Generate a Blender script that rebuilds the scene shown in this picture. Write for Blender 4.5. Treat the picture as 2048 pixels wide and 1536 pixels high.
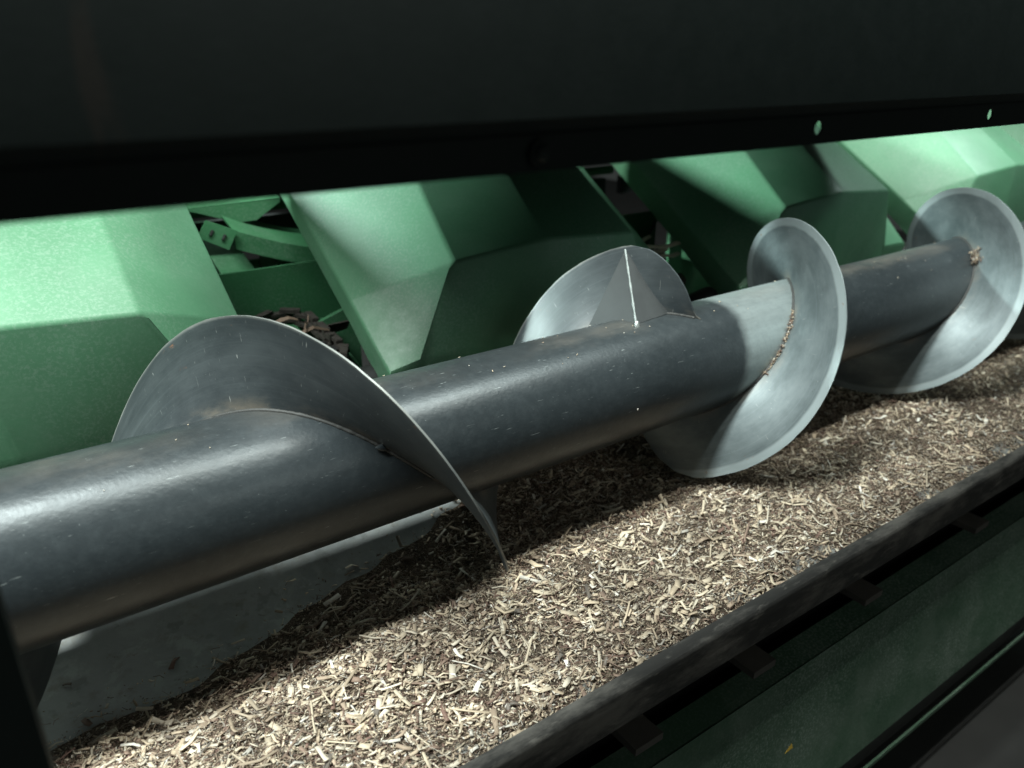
import bpy, bmesh, math, random
import numpy as np
from mathutils import Matrix, Vector

random.seed(7)
rng = np.random.default_rng(7)
scene = bpy.context.scene
for o in list(bpy.data.objects):
    bpy.data.objects.remove(o)
C = scene.collection

# ------------------------------------------------------------------ camera
OZ = 1.25                     # camera height above the shop floor
PITCH, YAW, FPX = math.radians(22.72), math.radians(35.42), 1563.6
Fw = Vector((math.sin(YAW)*math.cos(PITCH), math.cos(YAW)*math.cos(PITCH), -math.sin(PITCH)))
Rt = Vector((math.cos(YAW), -math.sin(YAW), 0))
Up = Rt.cross(Fw)
cam_d = bpy.data.cameras.new('camera')
cam = bpy.data.objects.new('camera', cam_d)
C.objects.link(cam)
cam.matrix_world = Matrix(((Rt.x, Up.x, -Fw.x, 0), (Rt.y, Up.y, -Fw.y, 0), (Rt.z, Up.z, -Fw.z, OZ), (0, 0, 0, 1)))
cam_d.sensor_width = 36
cam_d.lens = 36*FPX/2048
cam_d.clip_start = 0.01
cam_d.clip_end = 60
cam_d.dof.use_dof = True
cam_d.dof.focus_distance = 0.86
cam_d.dof.aperture_fstop = 4.5
scene.camera = cam

# ------------------------------------------------------------------ world and lamps
w = bpy.data.worlds.new('World')
scene.world = w
w.use_nodes = True
bg = w.node_tree.nodes['Background']
bg.inputs[0].default_value = (0.66, 0.74, 0.70, 1)
bg.inputs[1].default_value = 0.045
scene.view_settings.view_transform = 'Standard'
scene.view_settings.look = 'None'
scene.view_settings.gamma = 1
scene.view_settings.exposure = 0.0
COOL = (0.80, 1.0, 0.96)


def aim(o, target):
    d = Vector(target) - o.location
    o.rotation_euler = d.to_track_quat('-Z', 'Y').to_euler()


def area(name, loc, target, sx, sy, power, col=COOL, spread=180.0):
    l = bpy.data.lights.new(name, 'AREA')
    l.shape = 'RECTANGLE'
    l.size, l.size_y, l.energy, l.color = sx, sy, power, col
    l.spread = math.radians(spread)
    o = bpy.data.objects.new(name, l)
    C.objects.link(o)
    o.location = (loc[0], loc[1], loc[2] + OZ)
    aim(o, (target[0], target[1], target[2] + OZ))
    return o


def spot(name, loc, target, angle, blend, power, radius, col=COOL):
    l = bpy.data.lights.new(name, 'SPOT')
    l.spot_size, l.spot_blend, l.energy, l.color = math.radians(angle), blend, power, col
    l.shadow_soft_size = radius
    o = bpy.data.objects.new(name, l)
    C.objects.link(o)
    o.location = (loc[0], loc[1], loc[2] + OZ)
    aim(o, (target[0], target[1], target[2] + OZ))
    return o


# long ceiling tube parallel to the auger, above it: the main light
KEY = area('ceiling_tube_lamp', (-.95, .50, 1.90), (-.95, .56, -.5), 2.1, .25, 215, (0.91, 1.0, 0.965))
area('tube_sheen_light', (1.45, .42, 2.0), (1.45, .5, -.5), 1.3, .22, 34, (0.86, 1.0, 0.97))  # added long light for sheen on the tube, no known fixture
# added spot beyond the header, only to light the left cheeks of the hoods
LEFT = spot('hood_fill_left', (-1.35, 2.80, 0.88), (0.80, 1.5, -0.25), 26, 0.35, 1400, 0.20)
# added spot over the far end, to brighten the last hoods
FAR = spot('hood_fill_far', (3.1, .40, 1.3), (2.15, 1.05, -0.25), 40, 0.8, 170, 0.16)
# second ceiling tube, on the operator's side of the beam
area('ceiling_tube_lamp_near', (1.1, .08, 2.2), (1.1, .10, -.6), 1.6, .10, 62, (.95, 1.0, .93))
# weak fill light added behind the operator, for the faces towards the camera
area('fill_behind', (.9, -1.5, .75), (1.0, .4, -.55), 1.2, .4, 3, (.95, 1.0, .93))

# ------------------------------------------------------------------ helpers


def sm(x):
    return x*x*(3-2*x)


def tag(o, label=None, cat=None, group=None, kind=None):
    for k, v in (('label', label), ('category', cat), ('group', group), ('kind', kind)):
        if v:
            o[k] = v
    return o


def empty(name, loc, label=None, cat=None, group=None):
    o = bpy.data.objects.new(name, None)
    o.empty_display_size = 0.05
    C.objects.link(o)
    o.location = (loc[0], loc[1], loc[2] + OZ)
    return tag(o, label, cat, group)


def mesh_obj(name, verts, faces, mat, parent=None, smooth=None, uvs=None, kind=None, label=None):
    """verts in camera-height coordinates (z = 0 at the lens)"""
    off = Vector((0, 0, -OZ))
    p = parent
    while p is not None:
        off = off + Vector(p.location)
        p = p.parent
    off.z += 0
    me = bpy.data.meshes.new(name)
    me.from_pydata([(v[0]-off.x, v[1]-off.y, v[2]-off.z) for v in verts], [], faces)
    if uvs is not None:
        l = me.uv_layers.new(name='UVMap')
        buf = np.empty(len(me.loops)*2, np.float32)
        vi = np.empty(len(me.loops), np.int32)
        me.loops.foreach_get('vertex_index', vi)
        buf = np.asarray(uvs, np.float32)[vi].ravel()
        l.data.foreach_set('uv', buf)
    if smooth is not None:
        me.polygons.foreach_set('use_smooth', [True]*len(me.polygons))
        me.set_sharp_from_angle(angle=math.radians(smooth))
    me.materials.append(mat)
    me.update()
    o = bpy.data.objects.new(name, me)
    C.objects.link(o)
    o.parent = parent
    if kind:
        o['kind'] = kind
    if label:
        o['label'] = label
    return o


class MB:
    def __init__(s):
        s.v, s.f = [], []

    def add(s, vs, fs):
        n = len(s.v)
        s.v += [tuple(v) for v in vs]
        s.f += [tuple(i+n for i in f) for f in fs]
        return s

    def box(s, c, sz, M=None):
        x, y, z = [a/2 for a in sz]
        vs = [Vector((i*x, j*y, k*z)) for i in (-1, 1) for j in (-1, 1) for k in (-1, 1)]
        if M is not None:
            vs = [M @ v for v in vs]
        vs = [v + Vector(c) for v in vs]
        return s.add(vs, [(0, 1, 3, 2), (4, 6, 7, 5), (0, 4, 5, 1), (2, 3, 7, 6), (0, 2, 6, 4), (1, 5, 7, 3)])

    def prism(s, poly, d):
        """poly: list of 3D points, extruded along vector d"""
        n = len(poly)
        a = [Vector(p) for p in poly]
        b = [p + Vector(d) for p in a]
        return s.add(a+b, [tuple(range(n))[::-1], tuple(range(n, 2*n))] + [(i, (i+1) % n, n+(i+1) % n, n+i) for i in range(n)])

    def tube(s, pts, r, n=12, cap=True):
        pts = [Vector(p) for p in pts]
        rs = r if isinstance(r, (list, tuple)) else [r]*len(pts)
        vs, fs = [], []
        ref = None
        for i, p in enumerate(pts):
            t = (pts[min(i+1, len(pts)-1)] - pts[max(i-1, 0)]).normalized()
            if ref is None:
                ref = t.orthogonal().normalized()
            ref = (ref - t*ref.dot(t)).normalized()
            b = t.cross(ref)
            for k in range(n):
                a = 2*math.pi*k/n
                vs.append(p + (ref*math.cos(a) + b*math.sin(a))*rs[i])
        for i in range(len(pts)-1):
            for k in range(n):
                fs.append((i*n+k, i*n+(k+1) % n, (i+1)*n+(k+1) % n, (i+1)*n+k))
        if cap:
            fs.append(tuple(range(n))[::-1])
            fs.append(tuple(range((len(pts)-1)*n, len(pts)*n)))
        return s.add(vs, fs)

    def sheet(s, profile, x0, x1, t, nx=1):
        """profile of (y,z) extruded along X as a sheet of thickness t"""
        P = [Vector((0, a, b)) for a, b in profile]
        N = []
        for i in range(len(P)):
            d = (P[min(i+1, len(P)-1)] - P[max(i-1, 0)]).normalized()
            N.append(Vector((0, -d.z, d.y)))
        n = len(P)
        vs, fs = [], []
        for j in range(nx+1):
            x = x0 + (x1-x0)*j/nx
            for i in range(n):
                vs.append((x, P[i].y, P[i].z))
            for i in range(n):
                q = P[i] - N[i]*t
                vs.append((x, q.y, q.z))
        m = 2*n
        for j in range(nx):
            a, b = j*m, (j+1)*m
            for i in range(n-1):
                fs.append((a+i, b+i, b+i+1, a+i+1))
                fs.append((a+n+i, a+n+i+1, b+n+i+1, b+n+i))
            fs.append((a, a+n, b+n, b))
            fs.append((a+n-1, b+n-1, b+m-1, a+m-1))
        for a in (0, nx*m):
            for i in range(n-1):
                f = (a+i, a+i+1, a+n+i+1, a+n+i)
                fs.append(f if a == 0 else f[::-1])
        return s.add(vs, fs)

    def build(s, name, mat, parent=None, smooth=None, **k):
        return mesh_obj(name, s.v, s.f, mat, parent, smooth, **k)


# ------------------------------------------------------------------ materials


class NT:
    def __init__(s, name):
        s.m = bpy.data.materials.new(name)
        s.m.use_nodes = True
        s.t = s.m.node_tree
        s.b = s.t.nodes['Principled BSDF']

    def n(s, typ, **kw):
        x = s.t.nodes.new(typ)
        for k, v in kw.items():
            setattr(x, k, v)
        return x

    def ln(s, a, b):
        s.t.links.new(a, b)

    def inp(s, node, i, v):
        if hasattr(v, 'links') or isinstance(v, bpy.types.NodeSocket):
            s.ln(v, node.inputs[i])
        else:
            node.inputs[i].default_value = v

    def uv(s):
        return s.n('ShaderNodeUVMap').outputs[0]

    def obj(s):
        return s.n('ShaderNodeTexCoord').outputs['Object']

    def pos(s):
        return s.n('ShaderNodeNewGeometry').outputs['Position']

    def scale(s, vec, sc, rot=(0, 0, 0)):
        m = s.n('ShaderNodeMapping')
        s.ln(vec, m.inputs[0])
        m.inputs['Scale'].default_value = sc
        m.inputs['Rotation'].default_value = rot
        return m.outputs[0]

    def noise(s, vec, sc, det=4, rough=.55, dist=0.0):
        x = s.n('ShaderNodeTexNoise')
        s.ln(vec, x.inputs['Vector'])
        x.inputs['Scale'].default_value = sc
        x.inputs['Detail'].default_value = det
        x.inputs['Roughness'].default_value = rough
        x.inputs['Distortion'].default_value = dist
        return x.outputs[0]

    def vor(s, vec, sc, feat='F1'):
        x = s.n('ShaderNodeTexVoronoi', feature=feat)
        s.ln(vec, x.inputs['Vector'])
        x.inputs['Scale'].default_value = sc
        return x.outputs['Distance']

    def ramp(s, f, a, b):
        """smooth 0..1 between a and b"""
        x = s.n('ShaderNodeMapRange', interpolation_type='SMOOTHSTEP')
        s.ln(f, x.inputs[0])
        x.inputs[1].default_value, x.inputs[2].default_value = (a, b) if a < b else (b, a)
        x.inputs[3].default_value, x.inputs[4].default_value = (0, 1) if a < b else (1, 0)
        return x.outputs[0]

    def math(s, op, a, b=0.0):
        x = s.n('ShaderNodeMath', operation=op)
        s.inp(x, 0, a)
        s.inp(x, 1, b)
        return x.outputs[0]

    def mix(s, f, a, b):
        x = s.n('ShaderNodeMix', data_type='RGBA')
        s.inp(x, 0, f)
        for i, v in ((6, a), (7, b)):
            if isinstance(v, tuple):
                x.inputs[i].default_value = (v[0], v[1], v[2], 1)
            else:
                s.ln(v, x.inputs[i])
        return x.outputs[2]

    def mixf(s, f, a, b):
        x = s.n('ShaderNodeMix', data_type='FLOAT')
        s.inp(x, 0, f)
        s.inp(x, 2, a)
        s.inp(x, 3, b)
        return x.outputs[0]

    def sep(s, v):
        x = s.n('ShaderNodeSeparateXYZ')
        s.ln(v, x.inputs[0])
        return x.outputs

    def bump(s, h, strength=.3, dist=.001):
        x = s.n('ShaderNodeBump')
        s.ln(h, x.inputs['Height'])
        x.inputs['Strength'].default_value = strength
        x.inputs['Distance'].default_value = dist
        s.ln(x.outputs[0], s.b.inputs['Normal'])

    def out(s, col=None, rough=None, metal=None, spec=None):
        for k, v in (('Base Color', col), ('Roughness', rough), ('Metallic', metal), ('Specular IOR Level', spec)):
            if v is None:
                continue
            if isinstance(v, tuple):
                s.b.inputs[k].default_value = (v[0], v[1], v[2], 1)
            else:
                s.inp(s.b, k, v)
        return s.m


def scratches(t, vec, density=1.0):
    """short hairline dashes in several directions and pin-prick chips; returns 0..1 mask"""
    parts = []
    for rot, sc, lo, ds in ((0.25, (30, 420, 1), .775, .0), (1.35, (34, 480, 1), .720, .3), (1.75, (50, 620, 1), .715, .2), (0.75, (18, 520, 1), .77, .4), (2.2, (40, 420, 1), .745, .3)):
        v = t.scale(vec, sc, (0, 0, rot))
        parts.append(t.ramp(t.noise(v, 1.0, 2.5, .55, ds), lo - .02*density, lo+.06))
    parts.append(t.ramp(t.noise(vec, 420, 2, .6), .725 - .015*density, .80))
    m = parts[0]
    for p in parts[1:]:
        m = t.math('MAXIMUM', m, p)
    clus = t.mixf(t.ramp(t.noise(vec, 11, 4, .65), .36, .62), .2, 1.0)
    return t.math('MULTIPLY', m, clus)


def mat_tube():
    t = NT('worn_black_steel_tube')
    uv = t.uv()
    geo = t.n('ShaderNodeNewGeometry')
    px = t.sep(geo.outputs['Position'])
    nz = t.sep(geo.outputs['Normal'])[2]
    big = t.noise(uv, 6, 5, .6)
    fine = t.noise(uv, 60, 5, .65)
    base = t.mix(t.ramp(big, .3, .7), (.022, .028, .031), (.030, .037, .041))
    # worn bright zone where the two flights meet
    edge = t.math('ADD', px[0], t.math('MULTIPLY', t.math('SUBTRACT', t.noise(uv, 14, 4, .6), .5), .035))
    yy = t.math('MULTIPLY', t.math('SUBTRACT', px[2], OZ-.40), .35)
    edge = t.math('ADD', edge, t.math('MULTIPLY', yy, -.4))
    worn = t.math('MULTIPLY', t.ramp(edge, .838, .862), t.ramp(edge, 1.09, 1.03))
    st = t.scale(uv, (9, 60, 1), (0, 0, .5))
    worn2 = t.math('MULTIPLY', worn, t.mixf(t.noise(st, 1, 4, .6), .45, 1.0))
    base = t.mix(worn2, base, (.38, .435, .435))
    # settled field dust on the top side
    dz = t.math('ADD', nz, t.math('MULTIPLY', t.math('SUBTRACT', t.noise(t.scale(uv, (.5, 1, 1)), 45, 6, .7), .5), .22))
    dust = t.math('MULTIPLY', t.ramp(dz, .90, 1.06), t.mixf(t.ramp(t.noise(uv, 5, 3), .40, .62), .06, .45))
    base = t.mix(dust, base, (.15, .13, .105))
    film = t.math('MULTIPLY', t.ramp(t.noise(uv, 75, 7, .75), .40, .72), .20)
    base = t.mix(film, base, (.078, .092, .097))
    s = scratches(t, uv, 1.0)
    base = t.mix(t.math('MULTIPLY', s, .7), base, (.42, .46, .45))
    r = t.mixf(fine, .27, .43)
    r = t.math('ADD', r, t.math('MULTIPLY', dust, .5))
    h = t.math('ADD', t.math('MULTIPLY', t.noise(uv, 240, 3, .6), .5), t.math('MULTIPLY', t.noise(uv, 30, 3), .8))
    t.bump(h, .16, .002)
    return t.out(base, r, t.mixf(worn, .25, .55), .5)


def mat_flight(name, c0, c1, rimc, metal, rough, bandstart, streak=.5):
    t = NT(name)
    uv = t.uv()
    u = t.sep(uv)
    arcs = t.noise(t.scale(uv, (38, 2.2, 1)), 1, 5, .65)
    arcs2 = t.noise(t.scale(uv, (120, 6, 1)), 1, 3, .6)
    blot = t.noise(t.scale(uv, (2.5, 14, 1)), 1, 5, .65)
    base = t.mix(t.ramp(blot, .3, .7), c0, c1)
    base = t.mix(t.math('MULTIPLY', t.ramp(arcs, .5, .75), streak), base, tuple(min(1, k*2.2) for k in c1))
    pit = t.ramp(t.vor(t.scale(uv, (26, 300, 1)), 1.0), .16, .08)
    pit = t.math('MULTIPLY', pit, t.ramp(t.noise(t.scale(uv, (4, 22, 1)), 1, 3), .5, .68))
    base = t.mix(t.math('MULTIPLY', pit, .7), base, (.03, .03, .028))
    rim = t.ramp(t.math('ADD', u[0], t.math('MULTIPLY', t.math('SUBTRACT', blot, .5), .06)), bandstart, bandstart+.05)
    base = t.mix(t.math('MULTIPLY', rim, .8), base, rimc)
    stain = t.ramp(t.noise(t.scale(uv, (1.6, 7, 1)), 1, 4, .6, .5), .50, .68)
    base = t.mix(t.math('MULTIPLY', stain, .30), base, tuple(k*.55 for k in c0))
    smear = t.ramp(t.noise(t.scale(uv, (5, 26, 1), (0, 0, .5)), 1, 6, .75, .8), .58, .74)
    base = t.mix(t.math('MULTIPLY', smear, .22), base, tuple(min(.6, k*1.7) for k in c1))
    rust = t.math('MULTIPLY', t.ramp(t.noise(t.scale(uv, (6, 40, 1)), 1, 5, .7), .64, .72), t.ramp(u[0], .45, .95))
    base = t.mix(t.math('MULTIPLY', rust, .75), base, (.22, .10, .045))
    dustin = t.math('MULTIPLY', t.ramp(u[0], .22, .0), t.ramp(blot, .42, .66))
    base = t.mix(t.math('MULTIPLY', dustin, .6), base, (.17, .14, .105))
    sv = t.scale(uv, (.11, 1, 1))
    s = scratches(t, sv, .9)
    base = t.mix(t.math('MULTIPLY', s, .6), base, (.55, .57, .54))
    r = t.math('ADD', t.mixf(arcs2, rough-.08, rough+.12), t.math('MULTIPLY', rust, .3))
    h = t.math('ADD', t.math('MULTIPLY', arcs2, .25), t.math('MULTIPLY', blot, 1.0))
    t.bump(h, .12, .003)
    return t.out(base, r, metal, .5)


def mat_green(name, c, dusty=.22, rough=.40):
    t = NT(name)
    ob = t.obj()
    a = t.noise(ob, 5, 5, .6)
    b = t.noise(ob, 70, 5, .7)
    base = t.mix(t.ramp(a, .3, .7), tuple(k*.88 for k in c), tuple(min(1, k*1.12) for k in c))
    d = t.math('MULTIPLY', t.ramp(t.noise(ob, 8, 6, .6, .3), .40, .75), dusty*.55)
    base = t.mix(d, base, (.27, .32, .28))
    grain = t.ramp(t.noise(ob, 260, 3, .75), .44, .68)
    zone = t.mixf(t.ramp(t.noise(ob, 6, 3, .5), .40, .62), .25, 1.0)
    base = t.mix(t.math('MULTIPLY', t.math('MULTIPLY', grain, zone), dusty*.9), base, (.36, .43, .38))
    sp = t.math('MULTIPLY', t.ramp(t.vor(ob, 34), .045, .025), t.ramp(t.noise(ob, 7, 2), .5, .62))
    base = t.mix(t.math('MULTIPLY', sp, .8), base, (.50, .52, .45))
    dk = t.math('MULTIPLY', t.ramp(t.vor(t.scale(ob, (1, 1, 1), (.3, .2, .9)), 21), .04, .02), t.ramp(t.noise(ob, 5, 2), .52, .6))
    base = t.mix(dk, base, (.03, .06, .04))
    r = t.mixf(b, rough-.06, rough+.16)
    t.bump(t.noise(ob, 190, 3, .6), .05, .0015)
    return t.out(base, r, 0.0, .36)


def mat_plain(name, c, rough=.5, metal=0.0, var=.3, sc=30, bump=.1):
    t = NT(name)
    ob = t.obj()
    a = t.noise(ob, sc, 6, .65)
    base = t.mix(a, tuple(k*(1-var) for k in c), tuple(min(1, k*(1+var)) for k in c))
    t.bump(a, bump, .002)
    return t.out(base, t.mixf(a, rough-.08, rough+.1), metal)


def mat_trough():
    t = NT('worn_trough_sheet')
    p = t.pos()
    a = t.noise(p, 9, 6, .65)
    b = t.noise(p, 46, 6, .7)
    base = t.mix(t.ramp(a, .3, .7), (.19, .203, .20), (.29, .305, .298))
    dark = t.ramp(t.noise(p, 40, 3, .6), .60, .68)
    base = t.mix(t.math('MULTIPLY', dark, .28), base, (.05, .047, .042))
    rust = t.ramp(t.noise(p, 28, 6, .75), .62, .72)
    base = t.mix(t.math('MULTIPLY', rust, .6), base, (.13, .075, .045))
    dust = t.ramp(b, .5, .72)
    base = t.mix(t.math('MULTIPLY', dust, .55), base, (.17, .150, .12))
    pale = t.math('MULTIPLY', t.ramp(t.noise(p, 24, 6, .72, .5), .50, .60), t.math('MULTIPLY', t.ramp(t.sep(p)[1], .70, .73), t.ramp(t.sep(p)[1], .82, .77)))
    base = t.mix(t.math('MULTIPLY', pale, .6), base, (.34, .37, .35))
    t.bump(b, .12, .002)
    return t.out(base, t.mixf(b, .5, .7), .1)


def mat_lip():
    t = NT('worn_trough_lip')
    p = t.scale(t.pos(), (.35, 1, 1))
    a = t.noise(p, 22, 6, .7)
    b = t.noise(p, 70, 5, .65)
    base = t.mix(t.ramp(a, .42, .66), (.035, .034, .032), (.13, .122, .110))
    base = t.mix(t.math('MULTIPLY', t.ramp(b, .58, .75), .6), base, (.24, .225, .20))
    t.bump(b, .25, .003)
    return t.out(base, .78, 0.0, .25)


def mat_black():
    t = NT('matt_black_paint')
    p = t.pos()
    a = t.noise(p, 60, 5, .65)
    base = t.mix(a, (.0045, .0082, .0075), (.008, .0125, .0117))
    x = t.sep(p)
    # a few dried mud runs
    run = t.math('MULTIPLY', t.ramp(t.noise(t.scale(p, (46, 1, 7)), 1, 3, .5), .70, .78), .5)
    base = t.mix(run, base, (.022, .017, .014))
    t.bump(t.noise(p, 260, 3), .06, .001)
    return t.out(base, t.mixf(a, .42, .6), 0.0, .16)


def mat_chip(name):
    t = NT(name)
    at = t.n('ShaderNodeAttribute', attribute_name='tint')
    ob = t.obj()
    g = t.noise(t.scale(ob, (500, 500, 500)), 1, 3, .6)
    base = t.mix(t.ramp(g, .3, .75), at.outputs['Color'], (.34, .25, .16))
    mx = t.n('ShaderNodeMix', data_type='RGBA')
    mx.inputs[0].default_value = .78
    t.ln(base, mx.inputs[6])
    t.ln(at.outputs['Color'], mx.inputs[7])
    return t.out(mx.outputs[2], .72, 0.0, .3)


def mat_bed():
    t = NT('chaff_dust')
    p = t.pos()
    a = t.noise(p, 60, 6, .7)
    b = t.noise(p, 320, 4, .7)
    base = t.mix(t.ramp(a, .35, .65), (.042, .029, .022), (.11, .080, .058))
    base = t.mix(t.ramp(b, .50, .66), base, (.26, .21, .145))
    base = t.mix(t.math('MULTIPLY', t.ramp(t.noise(p, 900, 2, .6), .60, .7), .6), base, (.44, .39, .30))
    # pale mealy powder along the lip
    y = t.sep(p)[1]
    pw = t.math('MULTIPLY', t.ramp(t.noise(p, 16, 5, .7), .52, .64), t.ramp(y, .475, .45))
    base = t.mix(t.math('MULTIPLY', pw, .7), base, (.42, .44, .43))
    t.bump(t.math('ADD', b, a), .9, .006)
    return t.out(base, .85, 0.0, .2)


M_TUBE = mat_tube()
M_FL = mat_flight('dark_painted_flight', (.034, .042, .046), (.060, .071, .075), (.30, .31, .29), .12, .40, .965, .22)
M_FR = mat_flight('polished_steel_flight', (.085, .106, .111), (.150, .178, .184), (.30, .345, .35), .36, .43, .85, .12)
M_GREEN = mat_green('green_hood_paint', (.082, .212, .118))
M_GREEN2 = mat_green('green_row_unit_paint', (.030, .135, .055), .22, .5)
M_RAIL = mat_green('dusty_rail_paint', (.042, .092, .055), .45, .65)
M_BLACK = mat_black()
M_TROUGH = mat_trough()
M_LIP = mat_lip()
M_STEEL = mat_plain('bare_steel', (.34, .36, .35), .36, .7, .35, 60)
M_CHAIN = mat_plain('dusty_chain_steel', (.060, .052, .046), .6, .3, .6, 90, .3)
M_DARK = mat_plain('dark_cast_steel', (.030, .030, .030), .55, .3, .4, 40, .2)
M_RUBBER_GAP = mat_plain('black_rubber_and_gap', (.012, .012, .012), .5, 0, .2, 40)  # also the near-black of the sheet that darkens the gap under the trough
M_FLOOR = mat_plain('shop_concrete', (.030, .030, .029), .85, 0, .5, 9, .3)
M_CHIP = mat_chip('dry_stalk')
M_BED = mat_bed()
M_RUST = mat_plain('rusty_scale', (.10, .05, .03), .8, 0, .5, 150, .5)

# ------------------------------------------------------------------ shop floor
fl = MB()
fl.add([(-4, -4, -OZ), (6, -4, -OZ), (6, 8, -OZ), (-4, 8, -OZ)], [(0, 1, 2, 3)])
fo = fl.build('floor', M_FLOOR)
tag(fo, 'grey concrete floor under the machine', 'floor', kind='structure')

# ------------------------------------------------------------------ auger geometry
Y0, Z0, RT, R = .7105, -.4015, .079, .1742


def cyl(x, phi, r):
    return (x, Y0 - r*math.sin(phi), Z0 + r*math.cos(phi))


# ------------------------------------------------------------------ header frame: trough, lip, beam, post, rail
frame = empty('header_frame', (0.7, 0.45, -OZ+.02), 'frame around the auger with black top beam, dusty trough and green lower rail', 'machine frame')
RTR = .200
prof = [(.430, -.5915), (.50, -.597), (.58, -.600), (.66, -.6005)]
for k in range(0, 16):
    a = math.radians(0 + k*5.0)
    prof.append((Y0 + RTR*math.sin(a), Z0 - RTR*math.cos(a)))
tr = MB().sheet(prof, -1.1, 3.4, .004, 1)
tr.build('trough_sheet', M_TROUGH, frame, 30, label='worn grey steel trough sheet under the auger')
# lip: flat top and a face turned down
lip = [(.440, -.590), (.4385, -.5775), (.436, -.5760), (.4205, -.5742), (.4188, -.5755), (.418, -.578), (.418, -.619), (.4187, -.6215), (.4215, -.6230), (.436, -.6235)]
MB().sheet(lip[::-1], -1.1, 3.4, .004, 1).build('trough_lip', M_LIP, frame, 40, label='scraped dark lip along the trough edge')


def plate_with_holes(xs, holes, zl, zh, y, t, hr):
    """vertical strip in plane y with round through holes at (x, z)"""
    m = MB()
    n = 20
    hs = sorted(holes)
    cuts = [xs[0]] + [(hs[i][0]+hs[i+1][0])/2 for i in range(len(hs)-1)] + [xs[1]]
    for i, (hx, hz) in enumerate(hs):
        a, b = cuts[i], cuts[i+1]
        hw = .010
        # outer square ring around the hole, then plain strips
        ring_o, ring_i = [], []
        for k in range(n):
            th = 2*math.pi*k/n + math.pi/4
            c, s_ = math.cos(th), math.sin(th)
            q = max(abs(c), abs(s_))
            px, pz = hx + hw*c/q, hz + (zh-hz if s_ > 0 else hz-zl)*s_/q
            ring_o.append((px, pz))
            ring_i.append((hx+hr*c, hz+hr*s_))
        vs = [(p[0], y, p[1]) for p in ring_o] + [(p[0], y, p[1]) for p in ring_i] + [(p[0], y+t, p[1]) for p in ring_o] + [(p[0], y+t, p[1]) for p in ring_i]
        fs = []
        for k in range(n):
            j = (k+1) % n
            fs.append((k, j, n+j, n+k))
            fs.append((2*n+k, 3*n+k, 3*n+j, 2*n+j))
            fs.append((n+k, n+j, 3*n+j, 3*n+k))
        m.add(vs, fs)
        for x0, x1 in ((a, hx-hw), (hx+hw, b)):
            m.add([(x0, y, zl), (x1, y, zl), (x1, y, zh), (x0, y, zh), (x0, y+t, zl), (x1, y+t, zl), (x1, y+t, zh), (x0, y+t, zh)],
                  [(0, 1, 2, 3), (4, 7, 6, 5)])
    # edges top and bottom
    m.add([(xs[0], y, zl), (xs[1], y, zl), (xs[1], y+t, zl), (xs[0], y+t, zl)], [(0, 3, 2, 1)])
    return m


BY = .35
ZL, ZF = -.0580, -.0359
holes = [(-.2365, -.0470), (.5175, -.0470), (.7690, -.0472), (1.0205, -.0472), (1.272, -.0472)]
MB_ = plate_with_holes((-1.1, 3.4), holes, ZL, ZF, BY, .0018, .0048)
flange = MB_.build('beam_flange', M_BLACK, frame, 30, label='black flange with round bolt holes')
# upper face of the beam, bent at the fold, leaning toward the operator, and the added box behind it
up = [(BY, ZF), (BY-.0006, ZF+.002), (BY-.0022, ZF+.004), (BY-.0045, ZF+.0056)]
up += [(BY-.0045+.30*.10, ZF+.0056+.30)]
up += [(BY+.032, ZF+.315), (BY+.06, ZF+.320)]
MB().sheet(up, -1.1, 3.4, -.004, 1).build('beam_panel', M_BLACK, frame, 30, label='matt black sheet above the fold')
# unseen box back, added to keep the main light off lip and rail
MB().prism([(-1.1, BY+.004, -.034), (-1.1, .445, -.020), (-1.1, .445, .285), (-1.1, .42, .285), (-1.1, .395, .0), (-1.1, BY+.006, -.022)], (4.5, 0, 0)).build('beam_shade_box', M_BLACK, frame)
# bolt head on the flange
b = MB()
hx, hz = .266, -.0478
b.tube([(hx, BY, hz), (hx, BY-.0035, hz)], [.0075, .0070], 20)
b.tube([(hx, BY-.0035, hz), (hx, BY-.0062, hz)], [.0052, .0035], 20)
b.build('bolt', M_BLACK, frame, 40)
# added plate, unseen behind the beam, that shades the middle hoods; its arms
MB().sheet([(.825, -.025), (.831, -.045), (1.20, -.030), (1.21, -.01)], .27, 1.70, .004, 1).build('shade_plate', M_BLACK, frame)
for gx in (.32, 1.0, 1.64):
    MB().tube([(gx, .832, -.038), (gx, .78, .02), (gx, BY+.03, .10)], .008, 10).build('shade_plate_arm', M_BLACK, frame, 40)
# vertical post at the left end of the opening
MB().box((-.0605, BY+.012, -.60), (.080, .030, 1.2)).build('side_post', M_BLACK, frame, label='black vertical post at the end of the opening')
# bars under the trough; black sheet added to make the gap behind dark
M_STRAP = mat_plain('dusty_strap', (.075, .068, .060), .85, 0, .45, 25)
for x in (.335, .50, .70, .94, 1.25, 1.62):
    MB().box((x, .484, -.706), (.042, .090, .010)).build('cross_bar', M_STRAP, frame)
MB().prism([(-1.1, .530, -.625), (-1.1, .530, -1.10), (-1.1, .536, -1.10), (-1.1, .536, -.625)], (4.5, 0, 0)).build('dark_gap_sheet', M_RUBBER_GAP, frame)
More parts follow.
